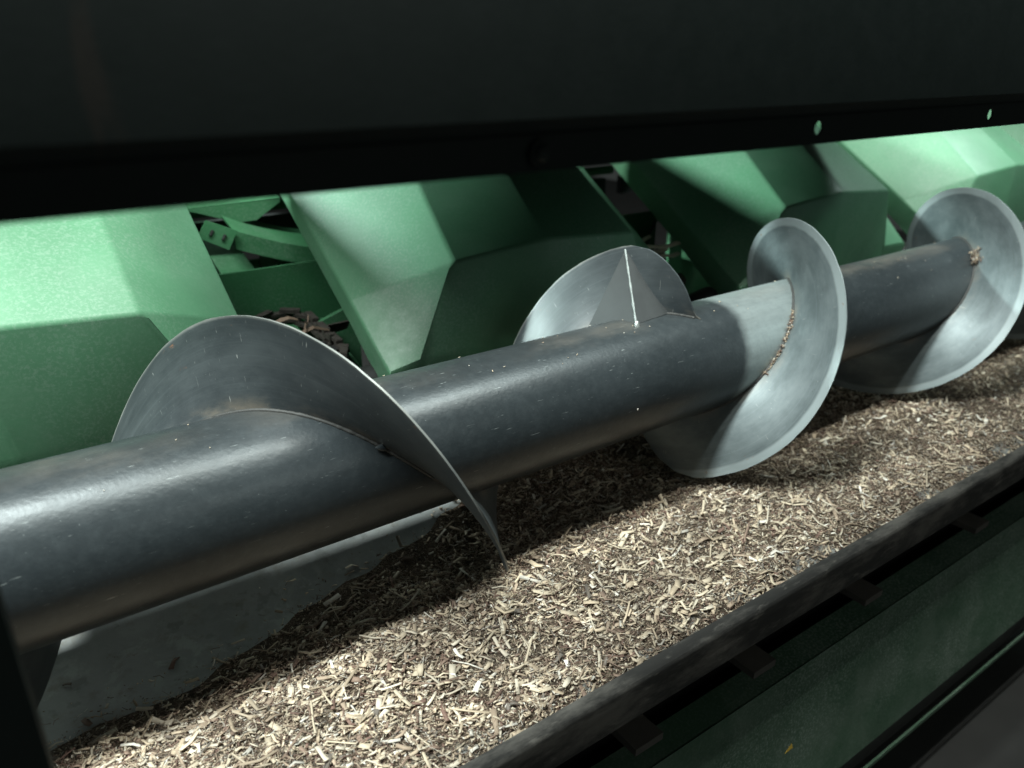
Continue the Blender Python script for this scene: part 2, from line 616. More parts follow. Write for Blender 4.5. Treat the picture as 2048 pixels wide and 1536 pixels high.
# lower green rail: leaning face on a box, strip along its lower edge
sec = [(.4535, -.768), (.4500, -.7650), (.4205, -.9960), (.4230, -1.0005), (.4900, -1.0005), (.4935, -.768)]
MB().prism([(-1.1, a, b_) for a, b_ in sec], (4.5, 0, 0)).build('lower_rail', M_RAIL, frame, None, label='dull green rail below the trough lip')
MB().box((1.15, .4225, -1.0600), (4.5, .004, .007)).build('rail_strip', M_RAIL, frame)
MB().box((1.15, .460, -1.0320), (4.5, .050, .058)).build('rail_foot', M_RUBBER_GAP, frame)
MB().prism([(.772, .4345, -.8905), (.790, .4345, -.8905), (.787, .4356, -.8820)], (0, -.0008, 0)).build('sticker', mat_plain('yellow_sticker', (.62, .42, .05), .5), frame)
# end plates so the frame is tied together
MB().box((-1.12, .62, -.70), (.03, .60, 1.08)).build('end_plate', M_GREEN2, frame)
MB().box((3.42, .62, -.70), (.03, .60, 1.08)).build('end_plate', M_GREEN2, frame)

# ------------------------------------------------------------------ auger
auger = empty('auger', (0.9, Y0, Z0), 'dark steel screw auger lying across the trough', 'auger')


def surf_tube():
    vs, uvs, fs = [], [], []
    n, nx = 128, 90
    x0, x1 = -1.05, 3.36
    for j in range(nx+1):
        x = x0 + (x1-x0)*j/nx
        for k in range(n+1):
            a = 2*math.pi*k/n + math.pi
            vs.append(cyl(x, a, RT))
            uvs.append((x, a*RT))
    for j in range(nx):
        for k in range(n):
            a = j*(n+1)+k
            fs.append((a, a+1, a+n+2, a+n+1))
    return vs, fs, uvs


v_, f_, u_ = surf_tube()
mesh_obj('tube', v_, [f[::-1] for f in f_], M_TUBE, auger, 60, u_)
for x in (-1.055, 3.362):
    MB().tube([(x-.004, Y0, Z0), (x+.004, Y0, Z0)], RT+.012, 40).build('end_disc', M_STEEL, auger, 40)
    MB().tube([(x-.06, Y0, Z0), (x+.06, Y0, Z0)], .022, 24).build('stub_shaft', M_STEEL, auger, 40)


_T1 = rng.random(997)


def vn1(u):
    i = math.floor(u)
    f = sm(u-i)
    return _T1[i % 997]*(1-f) + _T1[(i+1) % 997]*f


def flight(name, ts, xs, phs, outer, mat, th=.0034, cone=0.0):
    """helical strip; ts parameter list; xs(t), phs(t), outer(t)"""
    nr = 12
    V, U, F = [], [], []
    n = len(ts)
    for side in (-1, 1):
        for i, t in enumerate(ts):
            ro = outer(t)
            ro += (.0007*(vn1(t*9.0)-.5) + .0005*(vn1(t*37.0)-.5)) * (1 if ro > RT+.03 else 0)
            for k in range(nr+1):
                q = k/nr
                r = RT - .001 + (ro-RT+.001)*q
                lean = cone*(r-RT)
                roll = 0.0
                V.append(cyl(xs(t)+lean+side*th/2*(1-.35*q), phs(t), r))
                U.append((((r-RT)/(R-RT)), phs(t)*.13))
    m = nr+1
    for s_, side in enumerate((-1, 1)):
        o = s_*n*m
        for i in range(n-1):
            for k in range(nr):
                a = o+i*m+k
                f = (a, a+1, a+m+1, a+m)
                F.append(f if side > 0 else f[::-1])
    o = n*m
    for i in range(n-1):
        a = i*m+nr
        F.append((a, a+m, o+a+m, o+a))
    for i in (0, n-1):
        for k in range(nr):
            a = i*m+k
            F.append((a, a+1, o+a+1, o+a))
    return mesh_obj(name, V, F, mat, auger, 40, U)


# left-hand screw; phi 0 = top, growing towards the operator
LP = [(-12.6, .215-.0839*12.6), (0, .215), (3.4, .215+.0839*3.4), (2*math.pi-2.3, .761-.085*2.3), (2*math.pi+1.4, .761+.085*1.4)]
RP = [(-14.0, 1.568+.0838*(14.0-6.2832)), (-2*math.pi, 1.568), (-2*math.pi+2.6, 1.568-.0813*2.6), (-2.3, 1.037+.0833*2.3), (0, 1.037), (4.2, 1.037-.0833*4.2)]


def interp(P_):
    xa, ya = [p[0] for p in P_], [p[1] for p in P_]

    def f(t):
        return float(np.mean([np.interp(t+d, xa, ya) for d in np.linspace(-.5, .5, 11)])) if xa[0]+.5 < t < xa[-1]-.5 else float(np.interp(t, xa, ya))
    return f


PL, PR = interp(LP), interp(RP)
TE = 2*math.pi


def outer_left(t):
    return float(np.interp(t-TE, [-.36, -.29, -.15, -.05, .07, .18, .30, .36, .42], [R, .1738, .166, .154, .136, .115, .090, .082, .0795]))


def outer_right(t):
    return float(np.interp(t, [2.78, 2.86, 3.01, 3.16, 3.29, 3.36, 3.46], [R, .1735, .165, .147, .123, .109, .0795]))


tl = list(np.arange(-12.0, TE-.42, .05)) + list(np.linspace(TE-.42, TE+.42, 40))
fl_l = flight('flight', tl, PL, lambda t: t, outer_left, M_FL, .0034, 0.0)
fl_l['label'] = 'dark painted flight winding towards the middle with a rounded end'
trr = list(np.arange(-13.5, 2.85, .05)) + list(np.linspace(2.85, 3.52, 40))
fl_r = flight('flight', trr, PR, lambda t: t, outer_right, M_FR, .0034, 0.0)
fl_r['label'] = 'bright worn steel flight wound the other way'
# rolled wear rim of the bright flight is part of the material; weld beads along both joints


def weld(f, ts, side, mat, parent):
    m = MB()
    m.tube([cyl(f(t)+side*.0030, t, RT+.0002) for t in ts], [.0016+.0006*vn1(t*26)+.0005*vn1(t*61) for t in ts], 8)
    return m.build('weld_bead', mat, parent, 60)


M_WELD = mat_plain('dusty_weld', (.040, .040, .038), .6, .1, .5, 160, .3)
weld(PL, list(np.arange(-3.0, TE+.36, .02)), -1, M_WELD, fl_l)
weld(PR, list(np.arange(-8.0, 3.4, .02)), -1, M_WELD, fl_r)

# gusset: sheet folded to a ridge, standing against the left side of the rounded flight end
top = Vector(cyl(PL(TE-.31)-.005, TE-.31, R-.005))
apex = Vector(cyl(.697, .14, RT+.0005))
le = Vector(cyl(PL(TE-.98)-.003, TE-.98, RT+.001))
lo_ = Vector(cyl(PL(TE-.60)-.003, TE-.60, RT+.03))
re = Vector(cyl(PL(TE+.06)-.003, TE+.06, RT+.001))
g = MB()
n1 = (le-top).cross(apex-top).normalized()*.0016
g.add([top, apex, le, re, top-n1*1.2, apex-n1*1.2, le-n1*1.2, re-n1*1.2], [(0, 2, 1), (0, 1, 3), (4, 5, 6), (4, 7, 5), (0, 4, 6, 2), (0, 3, 7, 4), (1, 2, 6, 5), (1, 5, 7, 3)])
gus = g.build('gusset', mat_plain('dark_gusset_paint', (.035, .039, .040), .72, 0, .4, 40, .15), auger, label='folded sheet gusset bracing the flight end')
MB().tube([top + (apex-top)*k/12 for k in range(13)], [.0016 + .0005*math.sin(k*2.3) for k in range(13)], 8).build('ridge', mat_plain('worn_ridge', (.20, .22, .215), .5, .3, .6, 220, .3), gus, 60)
MB().tube([apex + Vector((0, -.001, .0035)), apex + Vector((-.002, -.0035, -.0015)), apex + Vector((-.003, -.006, -.006))], [.0030, .0042, .0020], 10).build('weld_spot', M_STEEL, gus, 60)
# weld blob at the joint of the near flight and the tube
bp_ = Vector(cyl(PL(1.02)-.005, 1.02, RT+.003))
MB().tube([bp_+Vector((-.006, 0, .001)), bp_, bp_+Vector((.005, -.001, -.004))], [.001, .0042, .0015], 12).build('weld_spot', M_TUBE, auger, 60)

# ------------------------------------------------------------------ hoods
PITCHX = .763
xL, xR = -.305, .2865
HV = {
    # name: (x, y, z)
    'L0': (xL, .945, -.420), 'L1': (xL, 1.07, -.337), 'L2': (xL, 1.44, -.100), 'L3': (xL, 1.95, -.25),
    'B1': (-.244, .962, -.418), 'V1': (-.188, .952, -.274), 'T1': (-.163, 1.15, -.127), 'U1': (-.150, 1.95, -.17),
    'B2': (.000, .952, -.416), 'V2': (-.029, .935, -.256), 'T2': (-.020, 1.15, -.098), 'U2': (-.015, 1.95, -.14),
    'B3': (.222, .968, -.410), 'V3': (.148, .936, -.268), 'T3': (.146, 1.15, -.136), 'U3': (.140, 1.95, -.18),
    'R0': (xR, .950, -.405), 'R1': (xR, 1.033, -.330), 'R2': (xR, 1.42, -.085), 'R3': (xR, 1.95, -.25),
    'b0': (xL+.02, .975, -.50), 'b1': (-.24, .975, -.50), 'b2': (.0, .968, -.50), 'b3': (.21, .978, -.50), 'b4': (xR-.02, .975, -.50),
    # skirts turned under at both sides
    'l0': (xL+.012, .985, -.47), 'l1': (xL+.012, 1.10, -.385), 'l2': (xL+.012, 1.46, -.150), 'l3': (xL+.012, 1.95, -.30),
    'r0': (xR-.012, .985, -.46), 'r1': (xR-.012, 1.06, -.380), 'r2': (xR-.012, 1.44, -.135), 'r3': (xR-.012, 1.95, -.30),
}
HF = ['L0 B1 V1 L1', 'L1 V1 T1 L2', 'L2 T1 U1 L3', 'B1 B2 V2 V1', 'V1 V2 T2 T1', 'T1 T2 U2 U1', 'B2 B3 V3 V2', 'V2 V3 T3 T2', 'T2 T3 U3 U2',
      'B3 R0 R1 V3', 'V3 R1 R2 T3', 'T3 R2 R3 U3', 'b0 b1 B1 L0', 'b1 b2 B2 B1', 'b2 b3 B3 B2', 'b3 b4 R0 B3',
      'l0 L0 L1 l1', 'l1 L1 L2 l2', 'l2 L2 L3 l3', 'R0 r0 r1 R1', 'R1 r1 r2 R2', 'R2 r2 r3 R3']


def hood_mesh():
    bm = bmesh.new()
    vm = {k: bm.verts.new(Vector(v)) for k, v in HV.items()}
    for f in HF:
        bm.faces.new([vm[k] for k in f.split()])
    bmesh.ops.triangulate(bm, faces=[f for f in bm.faces if False])
    bm.edges.ensure_lookup_table()
    sharp = [e for e in bm.edges if len(e.link_faces) == 2]
    bmesh.ops.bevel(bm, geom=sharp, offset=.005, segments=3, profile=.5, affect='EDGES', clamp_overlap=True)
    bmesh.ops.recalc_face_normals(bm, faces=bm.faces)
    ctr = sum((f.normal.z*f.calc_area() for f in bm.faces))
    if ctr < 0:
        bmesh.ops.reverse_faces(bm, faces=bm.faces)
    r_ = bmesh.ops.solidify(bm, geom=list(bm.faces), thickness=.004)
    me = bpy.data.meshes.new('shell')
    bm.to_mesh(me)
    bm.free()
    me.polygons.foreach_set('use_smooth', [True]*len(me.polygons))
    me.set_sharp_from_angle(angle=math.radians(28))
    me.materials.append(M_GREEN)
    return me


hm = hood_mesh()
labels = ['pale lit green row hood beside the largest flight of the auger',
          'green row hood with bright left cheek behind the bare middle of the auger',
          'deep green row hood behind the steel flight, dark left face, lit right face',
          'bright mint green row hood behind the farthest flight',
          'green row hood at the far end behind the last hood']
hoods = []
hx_tweak = [0, 0, 0, 0, 0]
for k in range(5):
    h = empty('row_hood', (PITCHX*k, 1.2, -.45), labels[k], 'hood', 'green hoods between the rows')
    s_ = bpy.data.objects.new('shell', hm)
    C.objects.link(s_)
    s_.parent = h
    s_.location = (hx_tweak[k], -1.2, .45)
    hoods.append(h)

# ------------------------------------------------------------------ row units in the gaps
GX = .372     # centre of the first gap


def chain_path(n, cx, y0, y1, z0, rad, slope):
    """closed oval of n stations in a plane rising away from the operator"""
    L = (y1-y0)
    per = 2*L + 2*math.pi*rad
    out = []
    for i in range(n):
        s = per*i/n
        if s < L:
            x, y, a = cx+rad, y0+s, math.pi/2
        elif s < L+math.pi*rad:
            t = (s-L)/rad
            x, y, a = cx+rad*math.cos(t), y1+rad*math.sin(t), math.pi/2+t
        elif s < 2*L+math.pi*rad:
            x, y, a = cx-rad, y1-(s-L-math.pi*rad), -math.pi/2
        else:
            t = (s-2*L-math.pi*rad)/rad
            x, y, a = cx-rad*math.cos(t), y0-rad*math.sin(t), -math.pi/2+t
        out.append((x, y, z0+(y-y0)*slope, a))
    return out


lm_ = MB()
for dz in (-.010, -.0065, .0065, .010):
    lm_.box((0, 0, dz), (.034, .012, .0026))
for dx in (-.011, .011):
    lm_.tube([(dx, 0, -.012), (dx, 0, .012)], .0048, 8)
link_me = None


def make_row_unit():
    global link_me
    root = empty('row_unit', (GX, 1.25, -.55), 'x', 'row unit', 'row units between the hoods')
    ox = Vector((0, 0, 0))
    # vertical frame plates at the sides of the gap and the back plate
    MB().box((GX+.08, 1.66, -.62), (.42, .012, .44)).build('back_plate', M_GREEN2, root)
    for sx in (-1, 1):
        MB().prism([(GX+sx*.125, 1.02, -.52), (GX+sx*.125, 1.60, -.34), (GX+sx*.125, 1.60, -.56), (GX+sx*.125, 1.02, -.60)], (.006*sx, 0, 0)).build('side_plate', M_GREEN2, root)
    MB().box((GX+.02, 1.30, -.475), (.36, .008, .29)).build('front_plate', M_GREEN2, root)
    # deck plates sloping with the row
    for sx in (-1, 1):
        m = MB()
        m.prism([(GX+sx*.012, 1.04, -.505), (GX+sx*.075, 1.04, -.505), (GX+sx*.075, 1.62, -.330), (GX+sx*.012, 1.62, -.330)], (0, .0015, -.006))
        m.build('deck_plate', M_GREEN2, root)
    # top cover plate, bright, with cut corners
    MB().prism([(.330, 1.50, -.253), (.520, 1.50, -.249), (.518, 1.50, -.258), (.470, 1.50, -.287), (.432, 1.50, -.288), (.362, 1.50, -.262)], (0, .16, .055)).build('cover_plate', M_GREEN2, root)
    # slotted bracket
    q = [Vector(p) for p in ((.357, 1.42, -.263), (.408, 1.42, -.287), (.389, 1.42, -.319), (.339, 1.42, -.291))]
    br = MB().prism(q, (0, .006, 0)).build('slotted_bracket', M_GREEN2, root)
    for f in (.30, .70):
        c = (q[0]*(1-f)+q[1]*f)*.5 + (q[3]*(1-f)+q[2]*f)*.5
        d = (q[0]-q[3]).normalized()
        MB().tube([c - d*.005 + Vector((0, -.0012, 0)), c + d*.005 + Vector((0, -.0012, 0))], .0028, 8).build('slot', M_RUBBER_GAP, br)
    # guide arm: curved channel running to the next hood
    a_ = []
    for k in range(13):
        t = k/12
        a_.append((.405 + .185*t, 1.43 + .04*t, -.292 - .045*math.sin(t*1.3) - .02*t))
    m = MB()
    for k in range(12):
        p, r2 = Vector(a_[k]), Vector(a_[k+1])
        m.prism([p + Vector((0, 0, .004)), r2 + Vector((0, 0, .004)), r2 + Vector((0, 0, -.030)), p + Vector((0, 0, -.030))], (0, .005, 0))
        m.prism([p + Vector((0, .005, .004)), r2 + Vector((0, .005, .004)), r2 + Vector((0, .09, .026)), p + Vector((0, .09, .026))], (0, 0, -.004))
    m.build('guide_arm', M_GREEN2, root, 30)
    # cross tube and dark channel under it
    MB().tube([(GX-.30, 1.70, -.296), (GX+.42, 1.70, -.296)], .012, 16).build('cross_tube', M_GREEN2, root, 40)
    MB().box((GX+.06, 1.72, -.345), (.70, .02, .05)).build('cross_channel', M_DARK, root)
    # gathering chain with its sprocket
    global chain_links
    path = chain_path(22, GX+.045, 1.125, 1.245, -.437, .046, .12)
    ch = None
    tilt = math.atan(.12)
    for i, (x, y, z, a) in enumerate(path):
        Mx = Matrix.Rotation(tilt, 4, 'X') @ Matrix.Rotation(a, 4, 'Z')
        if link_me is None:
            link_me = bpy.data.meshes.new('chain_link')
            link_me.from_pydata(lm_.v, [], lm_.f)
            link_me.materials.append(M_CHAIN)
        o = bpy.data.objects.new('chain_link', link_me)
        C.objects.link(o)
        o.parent = root
        o.matrix_local = Matrix.Translation((x-GX, y-1.25, z+.55 + (.003 if i % 2 else -.003))) @ Mx
        if i % 7 == 3:
            lug = MB()
            n_ = Vector((math.sin(a), -math.cos(a), 0))
            p = Vector((x, y, z))
            lug.prism([p+n_*.006+Vector((0, 0, .012)), p+n_*.045+Vector((0, -.004, .014)), p+n_*.045+Vector((0, .010, -.004)), p+n_*.006+Vector((0, .012, -.010))], (.006, .006, 0))
            lug.build('chain_lug', M_CHAIN, root)
    sp = MB()
    ring = []
    nt = 9
    for k in range(nt*4):
        a = 2*math.pi*k/(nt*4)
        rr = .046 if k % 4 in (0, 1) else .036
        ring.append((GX+.045+rr*math.cos(a), 1.128+rr*math.sin(a), -.443+rr*math.sin(a)*.12))
    sp.prism(ring, (0, 0, .010))
    sp.build('sprocket', M_DARK, root)
    MB().tube([(GX+.045, 1.128, -.52), (GX+.045, 1.128, -.418)], .016, 16).build('sprocket_shaft', M_DARK, root, 40)
    # rounded gear case end and green fin next to the chain
    MB().tube([(GX+.02, 1.04, -.470), (GX+.09, 1.03, -.463), (GX+.15, 1.03, -.462), (GX+.165, 1.03, -.462)], [.018, .028, .028, .018], 20).build('gear_case', M_DARK, root, 50)
    MB().prism([(.462, 1.22, -.418), (.520, 1.22, -.399), (.536, 1.22, -.445), (.470, 1.22, -.450)], (0, .010, 0)).build('fin', M_GREEN2, root)
    return root


def copy_tree(o, parent=None):
    c = o.copy()
    C.objects.link(c)
    if parent is not None:
        mw = o.matrix_local.copy()
        c.parent = parent
        c.matrix_parent_inverse = o.matrix_parent_inverse.copy()
        c.matrix_basis = o.matrix_basis.copy()
    for ch in o.children:
        copy_tree(ch, c)
    return c


ru = make_row_unit()
ru['label'] = 'green row unit with slotted bracket and chain behind the largest flight'
kids = None
ru2 = copy_tree(ru)
ru2.location.x += PITCHX
ru2['label'] = 'row unit with pale chain and black strut beside the gusset'
ru3 = copy_tree(ru)
ru3.location.x += 2*PITCHX
ru3['label'] = 'row unit barely visible in the slit beside the farthest flight'
# gas strut on the second row unit
st = MB()
A, B_ = Vector((1.215, 1.22, -.418)), Vector((1.262, 1.25, -.377))
D_ = Vector((1.330, 1.28, -.330))
st.tube([A, B_], .0095, 14)
st.build('strut_cylinder', M_RUBBER_GAP, ru2, 40)
MB().tube([B_, D_], .0035, 10).build('strut_rod', M_RUBBER_GAP, ru2, 40)

# ------------------------------------------------------------------ chaff


def vnoise(x, y, seed, sc):
    """cheap smooth value noise, vectorised"""
    r = np.random.default_rng(seed)
    T = r.random((64, 64))
    u, v = x*sc, y*sc
    i, j = np.floor(u).astype(int), np.floor(v).astype(int)
    fu, fv = u-i, v-j
    fu, fv = fu*fu*(3-2*fu), fv*fv*(3-2*fv)
    g = lambda a, b: T[a % 64, b % 64]
    return (g(i, j)*(1-fu)+g(i+1, j)*fu)*(1-fv) + (g(i, j+1)*(1-fu)+g(i+1, j+1)*fu)*fv


py, pz = np.array([p[0] for p in prof]), np.array([p[1] for p in prof])


def trough_z(y):
    return np.interp(y, py, pz)


def far_edge(x):
    e = np.interp(x, [-1.1, -.035, .106, .25, .43, .50, .62, 1.0, 3.4], [.655, .692, .722, .755, .795, .82, .85, .862, .862])
    return e + .050*(vnoise(x, x*0+.3, 3, 9)-.5) + .026*(vnoise(x, x*0+.7, 4, 31)-.5)


def bed_z(x, y):
    d = far_edge(x) - y
    th = .0120*np.clip(d/.17, 0, 1)**.9 * np.clip((y-.428)/.035, 0.0, 1)
    lump = (vnoise(x, y, 11, 14)-.4)*.010 + (vnoise(x, y, 12, 37)-.5)*.006
    mound = .008*np.exp(-((y-.60)/.07)**2)
    return trough_z(y) + th + (lump + mound)*np.clip(d/.15, 0, 1)*np.clip((y-.436)/.03, 0, 1) - .001


nx, ny = 460, 90
gx = np.linspace(-1.05, 3.35, nx)
gy = np.linspace(.4405, .885, ny)
X_, Y_ = np.meshgrid(gx, gy)
Z_ = bed_z(X_.ravel(), Y_.ravel()).reshape(X_.shape)
d_ = (far_edge(X_.ravel()).reshape(X_.shape) - Y_)
Z_ = np.where(d_ < 0, trough_z(Y_.ravel()).reshape(X_.shape) - .0025, Z_)
bv = np.stack([X_.ravel(), Y_.ravel(), Z_.ravel()], 1)
bf = [(j*nx+i, j*nx+i+1, (j+1)*nx+i+1, (j+1)*nx+i) for j in range(ny-1) for i in range(nx-1)
      if d_[j, i] > -.02 or d_[j+1, i+1] > -.02]

PAL = np.array([[.63, .515, .365], [.71, .615, .475], [.53, .41, .28], [.39, .285, .20], [.125, .066, .052], [.11, .095, .083], [.77, .72, .63], [.22, .142, .105]])


_g = PAL.mean(1, keepdims=True)
PAL = PAL*.84 + _g*.16*np.array([[1.03, 1.0, .97]])
PAL[4:6] *= 1.3
PAL[[0, 1, 6]] *= .93


def chips(n, xr, lmin, lmax, wmin, wmax, tmin, tmax, pal_w, lift, seed, tilt=.30, powr=1.0, clip_d=.0):
    """vectorised bent chips: 3 stations of 4 vertices, closed box strip"""
    r = np.random.default_rng(seed)
    x = xr[0] + (xr[1]-xr[0])*r.random(n)**powr
    fe = far_edge(x)
    y = .442 + (fe + clip_d - .442)*r.random(n)
    thin = y > fe - .075*r.random(n)**.6      # thin out towards the bare sheet
    y = np.where(thin, .442 + (fe - .442)*r.random(n)**1.1 + .030*np.abs(r.normal(size=n))*(r.random(n) < .25), y)
    L = lmin*(lmax/lmin)**(r.random(n)**1.5)
    W = np.minimum(wmin*(wmax/wmin)**r.random(n), L*.6)
    T = tmin + (tmax-tmin)*r.random(n)
    yaw = r.normal(.0, .95, n) + .15
    pit = r.normal(0, tilt, n)
    rol = r.normal(0, tilt*1.5, n)
    bend = r.normal(0, .12, n)*L
    z = np.maximum(bed_z(x, y), trough_z(y)) + lift*r.random(n) + .0006 + np.abs(np.sin(pit))*L*.30
    cy, sy, cp, sp_, cr, sr = np.cos(yaw), np.sin(yaw), np.cos(pit), np.sin(pit), np.cos(rol), np.sin(rol)
    ax = np.stack([cy*cp, sy*cp, sp_], 1)
    a0 = np.stack([-sy, cy, 0*sy], 1)
    up0 = np.cross(ax, a0)
    by = a0*cr[:, None] + up0*sr[:, None]
    bz = np.cross(ax, by)
    cen = np.stack([x, y, z], 1)
    V = np.empty((n, 12, 3))
    taper = .55 + .45*r.random((n, 3))
    for s in range(3):
        c = cen + ax*(L*(s-1)*.5)[:, None] + bz*(bend if s != 1 else -bend*.3)[:, None]
        for k, (p, q) in enumerate(((-1, -1), (1, -1), (1, 1), (-1, 1))):
            V[:, s*4+k] = c + by*(p*W*.5*taper[:, s])[:, None] + bz*(q*T*.5)[:, None]
    base = np.array([(0, 3, 2, 1), (8, 9, 10, 11)] + [(s*4+k, s*4+(k+1) % 4, s*4+4+(k+1) % 4, s*4+4+k) for s in (0, 1) for k in range(4)])
    F = (base[None] + (np.arange(n)*12)[:, None, None]).reshape(-1, 4)
    ci = r.choice(len(PAL), n, p=np.array(pal_w)/sum(pal_w))
    col = PAL[ci]*(.75+.5*r.random((n, 1)))
    patch = np.clip((vnoise(x, y, 51, 17)*.6 + vnoise(x, y, 52, 46)*.4 - .30)/.32, 0, 1)
    dirt = (.50 + .50*np.clip(patch + .5*(r.random(n)-.45), 0, 1))[:, None]
    col = col*dirt + np.array([.06, .042, .033])*(1-dirt)
    return V.reshape(-1, 3), F, np.repeat(col, 12, 0)


def np_mesh(name, V, F, col, mat, loc):
    V = V - np.asarray(loc)[None]
    me = bpy.data.meshes.new(name)
    me.vertices.add(len(V))
    me.vertices.foreach_set('co', V.astype(np.float32).ravel())
    me.loops.add(F.size)
    me.loops.foreach_set('vertex_index', F.astype(np.int32).ravel())
    me.polygons.add(len(F))
    me.polygons.foreach_set('loop_start', np.arange(0, F.size, 4, dtype=np.int32))
    me.polygons.foreach_set('loop_total', np.full(len(F), 4, np.int32))
    if col is not None:
        at = me.attributes.new('tint', 'FLOAT_COLOR', 'POINT')
        at.data.foreach_set('color', np.concatenate([col, np.ones((len(col), 1))], 1).astype(np.float32).ravel())
    me.materials.append(mat)
    me.update(calc_edges=True)
    me.validate()
    return me


W_FINE = [3, 2.2, 3, 2.5, 3.2, 2.2, 1.2, 3]
W_MID = [5, 3.2, 3.5, 1.8, 1.0, .6, 1.0, 1.2]
sets = [
    chips(52000, (-.15, 1.25), .0012, .0042, .0007, .0022, .0003, .0009, W_FINE, .0030, 21, .35),
    chips(20000, (1.25, 2.9), .003, .008, .0008, .0022, .0003, .0008, W_FINE, .0025, 22, .35),
    chips(9500, (-.15, 1.25), .004, .015, .0014, .0042, .0003, .0008, W_MID, .0045, 23, .20),
    chips(5000, (1.25, 2.9), .006, .020, .0016, .0042, .0004, .0010, W_MID, .0040, 24, .22),
    chips(1700, (-.15, 1.4), .008, .026, .0030, .0080, .0004, .0010, W_MID, .0050, 25, .13),
    chips(13000, (-.15, 1.25), .005, .018, .0003, .0006, .0003, .0005, [0, 0, 1, 2, 6, 2, 0, 3], .0050, 26, .3),
    chips(6000, (-.15, 1.25), .004, .014, .0003, .0006, .0003, .0005, [3, 3, 2, 1, 0, 0, 2, 0], .0055, 28, .3),
    chips(220, (-.1, 1.4), .026, .050, .0016, .0036, .0005, .0010, [4, 3, 3, 2, 1, 0, 1, 1], .0050, 29, .10),
    chips(1500, (-.15, 1.3), .002, .010, .0010, .0030, .0003, .0008, W_FINE, .0003, 27, .12, 1.0, .07),
]
Vs, Fs, Cs, o_ = [], [], [], 0
for a, b_, c in sets:
    Vs.append(a)
    Fs.append(b_+o_)
    Cs.append(c)
    o_ += len(a)
loc = (.6, .6, -.60)
me = np_mesh('corn_chaff', np.concatenate(Vs), np.concatenate(Fs), np.concatenate(Cs), M_CHIP, loc)
chaff = bpy.data.objects.new('corn_chaff', me)
C.objects.link(chaff)
chaff.location = (loc[0], loc[1], loc[2]+OZ)
tag(chaff, 'layer of chopped straw coloured corn chaff lying in the trough', 'chaff', kind='stuff')
mesh_obj('dust_layer', bv.tolist(), bf, M_BED, chaff, 60, kind='stuff')

# larger single flakes on top of the layer
Vc, Fc, Cc = chips(240, (-.02, 1.0), .016, .036, .0030, .0075, .0006, .0012, [5, 4, 2.5, 1, .2, .1, 1.6, .5], .004, 31, .14)
for k in range(240):
    v = Vc[k*12:(k+1)*12]
    c = v.mean(0)
    me = np_mesh('stalk_flake', v, Fc[:10], Cc[k*12:(k+1)*12], M_CHIP, c)
    o = bpy.data.objects.new('stalk_flake', me)
    C.objects.link(o)
    o.location = (c[0], c[1], c[2]+OZ)
    tag(o, 'pale dry stalk flake, one of the larger ones on the chaff layer', 'flake', 'larger stalk flakes on the chaff')


def clump(name, f, t0, t1, side, n, seed, label, spread=.010, rad=.010):
    r = np.random.default_rng(seed)
    t = t0 + (t1-t0)*r.random(n)
    L = .002+.006*r.random(n)
    V = np.empty((n, 12, 3))
    col = PAL[r.choice(len(PAL), n, p=np.array([2, 1, 3, 3, 3, 4, 1, 3])/20.)]
    for i in range(n):
        c = np.array(cyl(f(t[i]) + side*(.003+abs(r.normal(0, spread*.5))), t[i], RT+.001+abs(r.normal(0, rad*.5))))
        ax = r.normal(size=3)
        ax /= np.linalg.norm(ax)
        b = np.cross(ax, r.normal(size=3))
        b /= np.linalg.norm(b)
        d = np.cross(ax, b)
        for s in range(3):
            for k, (p, q) in enumerate(((-1, -1), (1, -1), (1, 1), (-1, 1))):
                V[i, s*4+k] = c + ax*L[i]*(s-1)*.5 + b*p*.0008 + d*q*.0003
    base = np.array([(0, 3, 2, 1), (8, 9, 10, 11)] + [(s*4+k, s*4+(k+1) % 4, s*4+4+(k+1) % 4, s*4+4+k) for s in (0, 1) for k in range(4)])
    F = (base[None] + (np.arange(n)*12)[:, None, None]).reshape(-1, 4)
    col = col*.6
    V = V.reshape(-1, 3)
    l = V.mean(0)
    me = np_mesh(name, V, F, np.repeat(col, 12, 0), M_CHIP, l)
    o = bpy.data.objects.new(name, me)
    C.objects.link(o)
    o.location = (l[0], l[1], l[2]+OZ)
    tag(o, label, 'debris', kind='stuff')


clump('chaff_clump', PR, -TE+.55, -TE+.85, -1, 150, 41, 'clump of chaff wedged where the farthest flight meets the tube', .014, .014)
clump('chaff_crumbs', PR, .75, 1.75, -1, 120, 42, 'crumbs of chaff along the joint of the bright steel flight', .004, .004)

